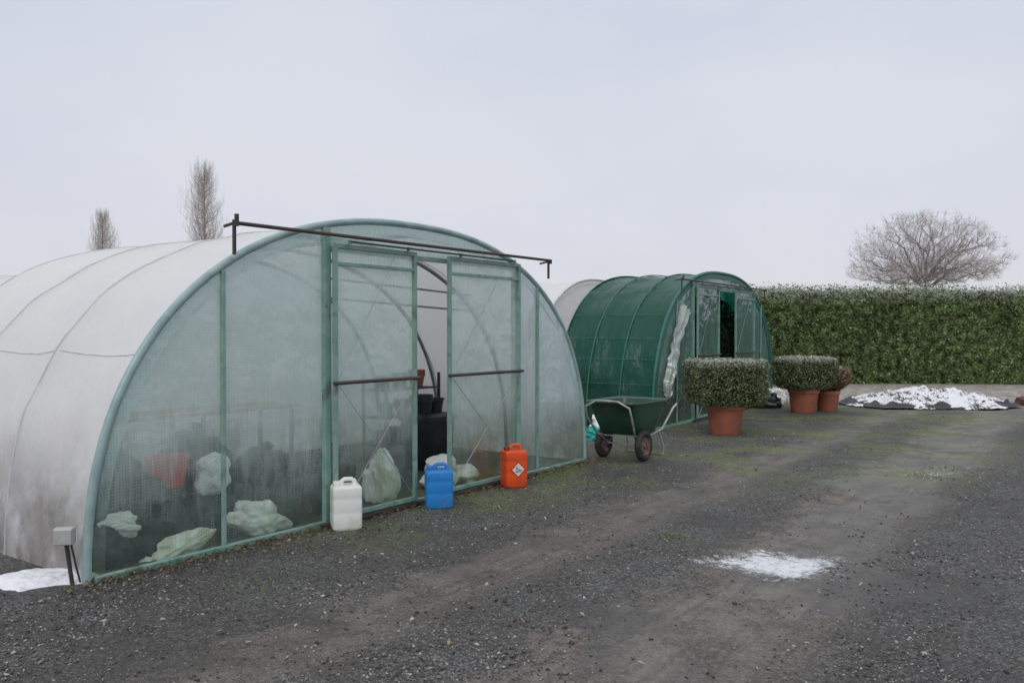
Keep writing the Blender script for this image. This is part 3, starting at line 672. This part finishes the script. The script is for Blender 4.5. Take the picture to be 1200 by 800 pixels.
t=C[rng.choice(6,n,p=[.24,.27,.2,.14,.11,.04])]*(rng.uniform(.65,1.35,n)*(1-dep*2.7)*(1+nf*.8+nz*.35))[:,None]
ft=np.clip((P[:,2]-hh+.40)/.45,0,1)*.8*(rng.uniform(0,1,n)<.8); t=t*(1-ft[:,None])+np.array([.48,.52,.46])*ft[:,None]
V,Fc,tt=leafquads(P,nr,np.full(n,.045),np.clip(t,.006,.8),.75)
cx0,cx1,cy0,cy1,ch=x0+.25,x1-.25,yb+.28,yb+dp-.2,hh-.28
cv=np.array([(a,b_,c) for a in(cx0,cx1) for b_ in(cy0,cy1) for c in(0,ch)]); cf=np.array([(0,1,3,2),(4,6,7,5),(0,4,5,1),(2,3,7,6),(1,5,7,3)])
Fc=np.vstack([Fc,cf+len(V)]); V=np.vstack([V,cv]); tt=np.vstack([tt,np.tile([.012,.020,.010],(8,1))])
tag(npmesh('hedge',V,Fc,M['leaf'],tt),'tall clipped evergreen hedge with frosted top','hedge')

# ---------------------------------------------------------------- bare trees
def frustum_tubes(segs):
    A=np.array([s[0] for s in segs]);B=np.array([s[1] for s in segs]);r0=np.array([s[2] for s in segs]);r1=np.array([s[3] for s in segs])
    t=B-A; t/=np.linalg.norm(t,axis=1)[:,None]+1e-9; h=np.tile([.37,.61,.7],(len(A),1)); x=np.cross(t,h); x/=np.linalg.norm(x,axis=1)[:,None]+1e-9; y=np.cross(t,x)
    V=np.empty((len(A),6,3))
    for k in range(3):
        a=2*math.pi*k/3; w=x*math.cos(a)+y*math.sin(a); V[:,k]=A+w*r0[:,None]; V[:,k+3]=B+w*r1[:,None]
    f=np.array([(0,1,4,3),(1,2,5,4),(2,0,3,5)]); Fc=(np.arange(len(A))[:,None,None]*6+f[None]).reshape(-1,4)
    return V.reshape(-1,3),Fc
def tintof(n,c,v=.15): return np.array(c)[None]*rng.uniform(1-v,1+v,n)[:,None]
def bigtree(x,y,W,Ht,label):
    e=empty('tree',(x,y,0),0,label,'tree')
    z0=6.3; base=np.array([0,0,z0]); cz=8.9; RH=Ht-cz
    T=[]
    while len(T)<4600:
        d=rng.normal(0,1,3); d/=np.linalg.norm(d)
        lob=1+.17*noise.noise((d[0]*2.4,d[1]*2.4,d[2]*2.4+5))+.08*noise.noise((d[0]*7,d[1]*7,d[2]*7))
        r=rng.uniform(0,1)**.45*lob; zz_=d[2]*r*(RH if d[2]>0 else 3.4); p=np.array([d[0]*r*W/2,d[1]*r*W/2,cz+zz_])
        if p[2]<6.3+.12*math.hypot(p[0],p[1]): continue
        if noise.noise((p[0]*.55+3,p[1]*.55,p[2]*.55))<-.22: continue
        T.append(p)
    T=np.array(T); T=T[np.argsort(np.linalg.norm(T-base,axis=1)+rng.uniform(-.8,.8,len(T)))]
    NM=24000; nodes=np.zeros((NM,3)); plen=np.zeros(NM); par=np.full(NM,-1,int); cnt=3
    nodes[0]=(0,0,0); nodes[1]=(.05,0,3.2); nodes[2]=base; par[1]=0; par[2]=1; tips=[]
    for li in range(11):
        az=li*2.4; el=.30+1.05*((li*.37)%1.); ln=rng.uniform(4.0,5.8); pv=2; dirv=np.array([math.cos(az)*math.cos(el),math.sin(az)*math.cos(el),math.sin(el)]); q=base.copy()
        for k in range(8):
            dirv=dirv+rng.normal(0,.10,3)+np.array([0,0,.03]); dirv/=np.linalg.norm(dirv); q=q+dirv*ln/8
            nodes[cnt]=q; par[cnt]=pv; plen[cnt]=plen[pv]+ln/8; pv=cnt; cnt+=1
    for p in T:
        c=nodes[2:cnt]; dd=np.linalg.norm(c-p,axis=1); cost=dd*1.0+plen[2:cnt]*.30
        k=int(np.argmin(cost))+2; D=dd[k-2]; st=max(1,min(9,int(D/.7))); pv=k; a0=nodes[k].copy()
        for i in range(1,st+1):
            f=i/st; q=a0+(p-a0)*f; q[2]+=.03*D*math.sin(math.pi*f)
            if i<st: q+=rng.normal(0,.09,3)
            if cnt>=NM-5: break
            nodes[cnt]=q; par[cnt]=pv; plen[cnt]=plen[pv]+np.linalg.norm(q-nodes[pv]); pv=cnt; cnt+=1
        tips.append(pv)
    w=np.zeros(cnt); w[tips]+=1
    for i in range(cnt-1,0,-1):
        w[par[i]]+=w[i]
    R=.0088*np.power(np.maximum(w,1),.49)
    big=[];tw=[]
    for i in range(1,cnt):
        sg=(tuple(nodes[par[i]]),tuple(nodes[i]),min(R[par[i]],R[i]*1.35),R[i]); (big if w[i]>14 else tw).append(sg)
    for i in range(3,cnt):
        if w[i]<6:
            o=nodes[i]-base; o=o/np.linalg.norm(o)
            for _ in range(4 if w[i]<3 else 2):
                d=o*.7+rng.normal(0,.6,3)+np.array([0,0,.3]); d/=np.linalg.norm(d); l=rng.uniform(.25,.7)
                m1=nodes[i]+d*l*.5; m2=nodes[i]+d*l+rng.normal(0,.08,3); tw.append((tuple(nodes[i]),tuple(m1),.0075,.006)); tw.append((tuple(m1),tuple(m2),.006,.004))
                m3=m1+(d+rng.normal(0,.6,3))*.3; tw.append((tuple(m1),tuple(m3),.005,.003))
    V,Fc=frustum_tubes(tw); V2,F2=frustum_tubes(big)
    npmesh('trunk',V2,F2,M['leaf'],tintof(len(V2),(.25,.225,.215)),e); npmesh('crown',V,Fc,M['leaf'],tintof(len(V),(.48,.445,.435)),e)  # pale tints put both frost and distance haze into the colour
    return len(tw)
print('big tree segs',bigtree(45,90,15.6,14.6,'large bare leafless tree with rounded crown behind the hedge'))
def poplar(x,y,W,Ht,label):
    e=empty('poplar_tree',(x,y,0),random.random()*6,label,'tree','bare poplars beyond the tunnels'); segs=[];big=[((0,0,0),(0.1,0,Ht*.5),.28,.15),((.1,0,Ht*.5),(0,0,Ht*.93),.15,.03)]
    for i in range(1100):
        h=random.uniform(.10,.94); z0=h*Ht; a=random.uniform(0,6.28); env=W/2*min(1,(h/.25)**.6)*min(1,((1-h)/.36)**.7+.08)
        env*=1+.30*noise.noise((math.cos(a)*1.5,math.sin(a)*1.5,h*9+x))
        l=random.uniform(.09,.18)*Ht*(1-h*.45); p=Vector((0,0,z0)); out=env*random.uniform(.4,1.05)
        pt=[p]
        for k in range(1,5):
            f=k/4; pt.append(Vector((math.cos(a)*out*(f**.55)+random.gauss(0,.04),math.sin(a)*out*(f**.55)+random.gauss(0,.04),min(z0+l*f,Ht-random.random()*.6))))
        for k in range(4): segs.append((tuple(pt[k]),tuple(pt[k+1]),.015*(1-k*.2),.015*(1-(k+1)*.2)))
        for k in range(3):
            q=pt[random.randint(1,4)]; r=q+Vector((random.gauss(0,.08),random.gauss(0,.08),random.uniform(.4,1.0))); segs.append((tuple(q),tuple(r),.008,.005))
    V,Fc=frustum_tubes(segs); npmesh('crown',V,Fc,M['leaf'],tintof(len(V),(.58,.53,.49)),e)
    V,Fc=frustum_tubes(big); npmesh('trunk',V,Fc,M['leaf'],tintof(len(V),(.38,.35,.32)),e)
poplar((240-600)/F*80,80,4.2,17.7,'tall narrow bare poplar beyond the white tunnel')
poplar((121-600)/F*110,110,4.3,17.5,'tall narrow bare poplar further away')

# ---------------------------------------------------------------- wheelbarrow
x,y=gp(735,537); e=empty('wheelbarrow',(x,y,0),math.radians(-36),'dark green two-wheeled wheelbarrow parked on the gravel','wheelbarrow')
mb=MB()
def ring(z,hx,y0,y1,e_=7,n=44):
    r=[]
    for k in range(n):
        a=2*math.pi*(k+.5)/n; ca,sa=math.cos(a),math.sin(a); r.append((hx*math.copysign(abs(ca)**(2/e_),ca),(y0+y1)/2+(y1-y0)/2*math.copysign(abs(sa)**(2/e_),sa),z))
    return r
rings=[ring(.33,.25,-.20,.28),ring(.35,.28,-.24,.31),ring(.55,.325,-.36,.40),ring(.75,.355,-.46,.48),ring(.765,.385,-.49,.51),ring(.748,.39,-.495,.515),ring(.758,.38,-.48,.50),ring(.745,.345,-.44,.46),ring(.55,.31,-.34,.38),ring(.365,.26,-.22,.29)]
vs=[p for r in rings for p in r]; n=44
fs=[(i*n+k,i*n+(k+1)%n,(i+1)*n+(k+1)%n,(i+1)*n+k) for i in range(len(rings)-1) for k in range(n)]+[tuple(range(n-1,-1,-1)),tuple((len(rings)-1)*n+k for k in range(n))]
mb.add(vs,fs); mb.obj('tub',M['bgreen'],e,smooth=True)
mb=MB()
for sx in (-1,1):
    mb.tube([(sx*.30,.95,.70),(sx*.30,.75,.62),(sx*.28,.45,.36),(sx*.24,.25,.305),(sx*.23,-.15,.30),(sx*.27,-.30,.34),(sx*.32,-.47,.56),(sx*.31,-.52,.70),(sx*.16,-.53,.775),(0,-.53,.78)],.0145,8)
    mb.tube([(sx*.24,.42,.34),(sx*.27,.52,.12),(sx*.27,.50,.01)],.013,8)
mb.tube([(-.27,.50,.02),(.27,.50,.02)],.010,8); mb.tube([(-.22,-.2,.31),(.22,-.2,.31)],.010,8)
for sx in (-1,1):
    mb.tube([(sx*.23,.05,.30),(sx*.22,-.1,.2)],.012,8); mb.tube([(sx*.25,-.28,.33),(sx*.22,-.1,.2)],.010,8)
mb.tube([(-.32,-.1,.2),(.32,-.1,.2)],.011,8); mb.obj('frame',M['pipe'],e,smooth=True)
for sx in (-1,1):
    mb=MB(); mb.tube([(sx*.30,.86,.665),(sx*.30,.99,.715)],.018,10); mb.obj('handle_grip',M['rubber'],e,smooth=True)
    w=bpy.data.objects.new('wheel',None); COL.objects.link(w); w.parent=e; w.location=(sx*.29,-.1,.2)
    mb=MB(); n=30
    mb.tube([(0,math.cos(2*math.pi*k/n)*.157,math.sin(2*math.pi*k/n)*.157) for k in range(n)],.043,10,closed=True); mb.obj('tyre',M['rubber'],w,smooth=True)
    mb=MB(); pr=[(-.03,.120),(-.012,.11),(-.012,.04),(-.035,.035),(-.035,.0001)]
    pr=pr+[(-a,b_) for a,b_ in reversed(pr)]; vs=[];fs=[]
    for xx,r in pr:
        for k in range(24): a=2*math.pi*k/24; vs.append((xx,r*math.cos(a),r*math.sin(a)))
    for i in range(len(pr)-1):
        for k in range(24): fs.append((i*24+k,i*24+(k+1)%24,(i+1)*24+(k+1)%24,(i+1)*24+k))
    mb.add(vs,fs); mb.obj('rim',M['hub'],w,smooth=True)
x,y=gp(697,517); mb=MB(); blob(mb,(0,0,.07),(.15,.12,.13),33,3,.5,n=26,m_=18); tag(mb.obj('plastic_bundle',M['cyan'],smooth=True,loc=(x,y+.15,0)),'crumpled turquoise plastic bundle by the tunnel corner','bundle')
x,y=gp(712,512); mb=MB(); blob(mb,(0,0,.12),(.2,.2,.2),41,2.5,.4,n=26,m_=18); tag(mb.obj('plastic_bag',M['fleece'],smooth=True,loc=(x,y+.6,0)),'whitish filled plastic bag between the tunnels','bag')
x,y=gp(915,474); mb=MB(); blob(mb,(0,0,.12),(.22,.2,.22),45,2.5,.5,n=26,m_=18); tag(mb.obj('plastic_bag',M['fleece'],smooth=True,loc=(x,y+.4,0)),'pale plastic bag at the green tunnel corner','bag')
x,y=gp(900,478); mb=MB(); blob(mb,(0,0,.12),(.3,.25,.22),47,2.5,.4,n=26,m_=18); tag(mb.obj('plastic_bag',M['bag'],smooth=True,loc=(x,y+.1,0)),'dark sack slumped at the green tunnel corner','bag')

# ---------------------------------------------------------------- snow pile on tarp
cx,cy=gp(1085,474)
e=empty('compost_heap',(cx,cy-.1,0),.05,'low compost heap covered with patchy snow on black sheeting','heap')
mb=MB()
def fn(u,v):
    a=2*math.pi*v; r=u; R=1+.12*noise.noise((math.cos(a)*1.5,math.sin(a)*1.5,3))
    x=math.cos(a)*r*R*1.92; y=math.sin(a)*r*R*1.18
    h=.31*max(0,1-r**2.8)*(1+.45*noise.noise((x*1.2,y*1.2,1)))+.14*noise.noise((x*2.6,y*2.6,2))*(1-r)+.09*noise.noise((x*8,y*8,5))*(1-r*.6)
    return (x,y,h+.02)
mb.grid(fn,60,130); mb.obj('mound',M['pile'],e,smooth=True)
mb=MB()
def fn(u,v):
    a=2*math.pi*v; R=1+.13*noise.noise((math.cos(a)*2.2,math.sin(a)*2.2,9)); r=.88+.14*u*(1+.8*noise.noise((math.cos(a)*5,math.sin(a)*5,2)))
    x=math.cos(a)*r*R*1.9; y=math.sin(a)*r*R*1.2; return (x,y,.02+.14*(1-u)*(.7+.8*noise.noise((x*5,y*5,1)))+.05*abs(noise.noise((x*7,y*7,3))))
mb.grid(fn,12,130); mb.obj('sheeting',M['black'],e,smooth=True)
x,y=gp(1199,474); r=.13; mb=MB(); blob(mb,(0,0,r*.5),(r*1.3,r,r*.8),60,3,.5,n=22,m_=16); tag(mb.obj('soil_clod',M['clod'],smooth=True,loc=(x,y,0)),'rough reddish clod lying on the gravel','clod')

def slushpatch(px,py,rx,ry,seed,k0,k1,mx,lab):
    x0,y0=gp(px,py); mb=MB()
    def fn(u,v):
        x=(u*2-1)*rx*1.5; y=(v*2-1)*ry*1.5; return (x,y,gz(x0+x,y0+y)+.006)
    mb.grid(fn,40,30); tag(mb.obj('slush_patch',slush('slush_%d'%int(seed),rx,ry,seed,k0,k1,mx),smooth=True,loc=(x0,y0,0)),lab,'snow',kind='stuff')
slushpatch(910,660,.50,.33,3,.0,.65,.92,'thin half melted snow smear on the muddy track')
slushpatch(1100,556,.5,.5,8,.55,1.3,.35,'faint frost on the gravel')
slushpatch(1110,460,2.6,1.2,15,.5,1.0,.8,'thin remains of snow on pale gravel before the hedge')
x0,y0=gp(30,682); mb=MB()
def fn(u,v):
    x=(u*2-1)*.55; y=(v*2-1)*.26; q=1-math.hypot(x/.42,y/.20)+.5*noise.noise((x*3.2+5,y*3.2,0))+.2*noise.noise((x*11+5,y*11,0))
    return (x,y,max(-.03,min(.05,q*.11-.006))+.006*noise.noise((x*20,y*20,2)))
mb.grid(fn,90,60); tag(mb.obj('snow_patch',M['snow'],smooth=True,loc=(x0,y0,0)),'small bank of old snow beside the tunnel wall','snow',kind='stuff')

# ---------------------------------------------------------------- electric box on stake
x,y=gp(79,686); e=empty('junction_box',(x,y,0),.2,'small grey electrical box on a dark stake','junction box')
mb=MB(); mb.tube([(.02,0,0),(-.015,0,.27)],.014,8); mb.obj('stake',M['rust'],e)
mb=MB(); mb.box((-.02,-.02,.325),(.12,.07,.11)); mb.obj('housing',M['greybox'],e,bevel=.008)
mb=MB(); mb.box((-.02,-.06,.325),(.108,.012,.098)); mb.obj('lid',M['greybox'],e,bevel=.004)
mb=MB(); mb.tube([(.02,-.02,.27),(.05,-.02,.12),(.06,.03,.0)],.006,6); mb.obj('cable',M['black'],e,smooth=True)

# ---------------------------------------------------------------- world
w=bpy.data.worlds.new('World'); scene.world=w; w.use_nodes=True; nt=NT(w.node_tree); nt.n.clear()
out=nt.n.new('ShaderNodeOutputWorld')
sky=nt.n.new('ShaderNodeTexSky'); sky.sky_type='NISHITA'; sky.sun_disc=False; sky.sun_elevation=math.radians(35); sky.sun_rotation=math.radians(200)
tc=nt.n.new('ShaderNodeTexCoord').outputs['Generated']; sp=nt.add('ShaderNodeSeparateXYZ',{0:tc}); z=sp.outputs[2]
mp=nt.n.new('ShaderNodeMapping'); nt.l.new(tc,mp.inputs[0]); mp.inputs['Scale'].default_value=(1,1,2.4); mp.inputs['Rotation'].default_value=(0,.12,0)
n1=nt.noise(mp.outputs[0],1.7,4,.5)
g=nt.mix(nt.sm(z,-.02,.14),(7.1,6.95,7.5),(6.8,6.95,7.8)); g=nt.mix(nt.sm(z,.10,.45),g,(6.1,6.8,8.1))
g=nt.mix(nt.sm(n1,.40,.70,0,.6),g,(7.7,7.8,8.3))
g=nt.mix(nt.sm(n1,.28,.5,.28,0),g,(5.6,6.2,7.4))
g=nt.mix(nt.sm(z,.5,.95),g,(11.5,11.5,11.5))
col=nt.mix(.06,g,sky.outputs[0])
bg=nt.add('ShaderNodeBackground',{'Color':col,'Strength':.1}); nt.l.new(bg.outputs[0],out.inputs[0])
sd=bpy.data.lights.new('sun','SUN'); sd.energy=.8; sd.angle=math.radians(25); sd.color=(1,.95,.88)
so=bpy.data.objects.new('sun',sd); COL.objects.link(so); so.rotation_euler=(math.radians(50),0,math.radians(-20))

cd=bpy.data.cameras.new('camera'); cd.sensor_width=36; cd.lens=36*F/1200; cd.clip_end=3000; cd.clip_start=.05
co=bpy.data.objects.new('camera',cd); COL.objects.link(co); co.location=(0,0,H); co.rotation_euler=(math.radians(90)-math.atan(12/F),0,0); scene.camera=co
scene.view_settings.view_transform='Standard'; scene.view_settings.look='None'; scene.view_settings.exposure=0
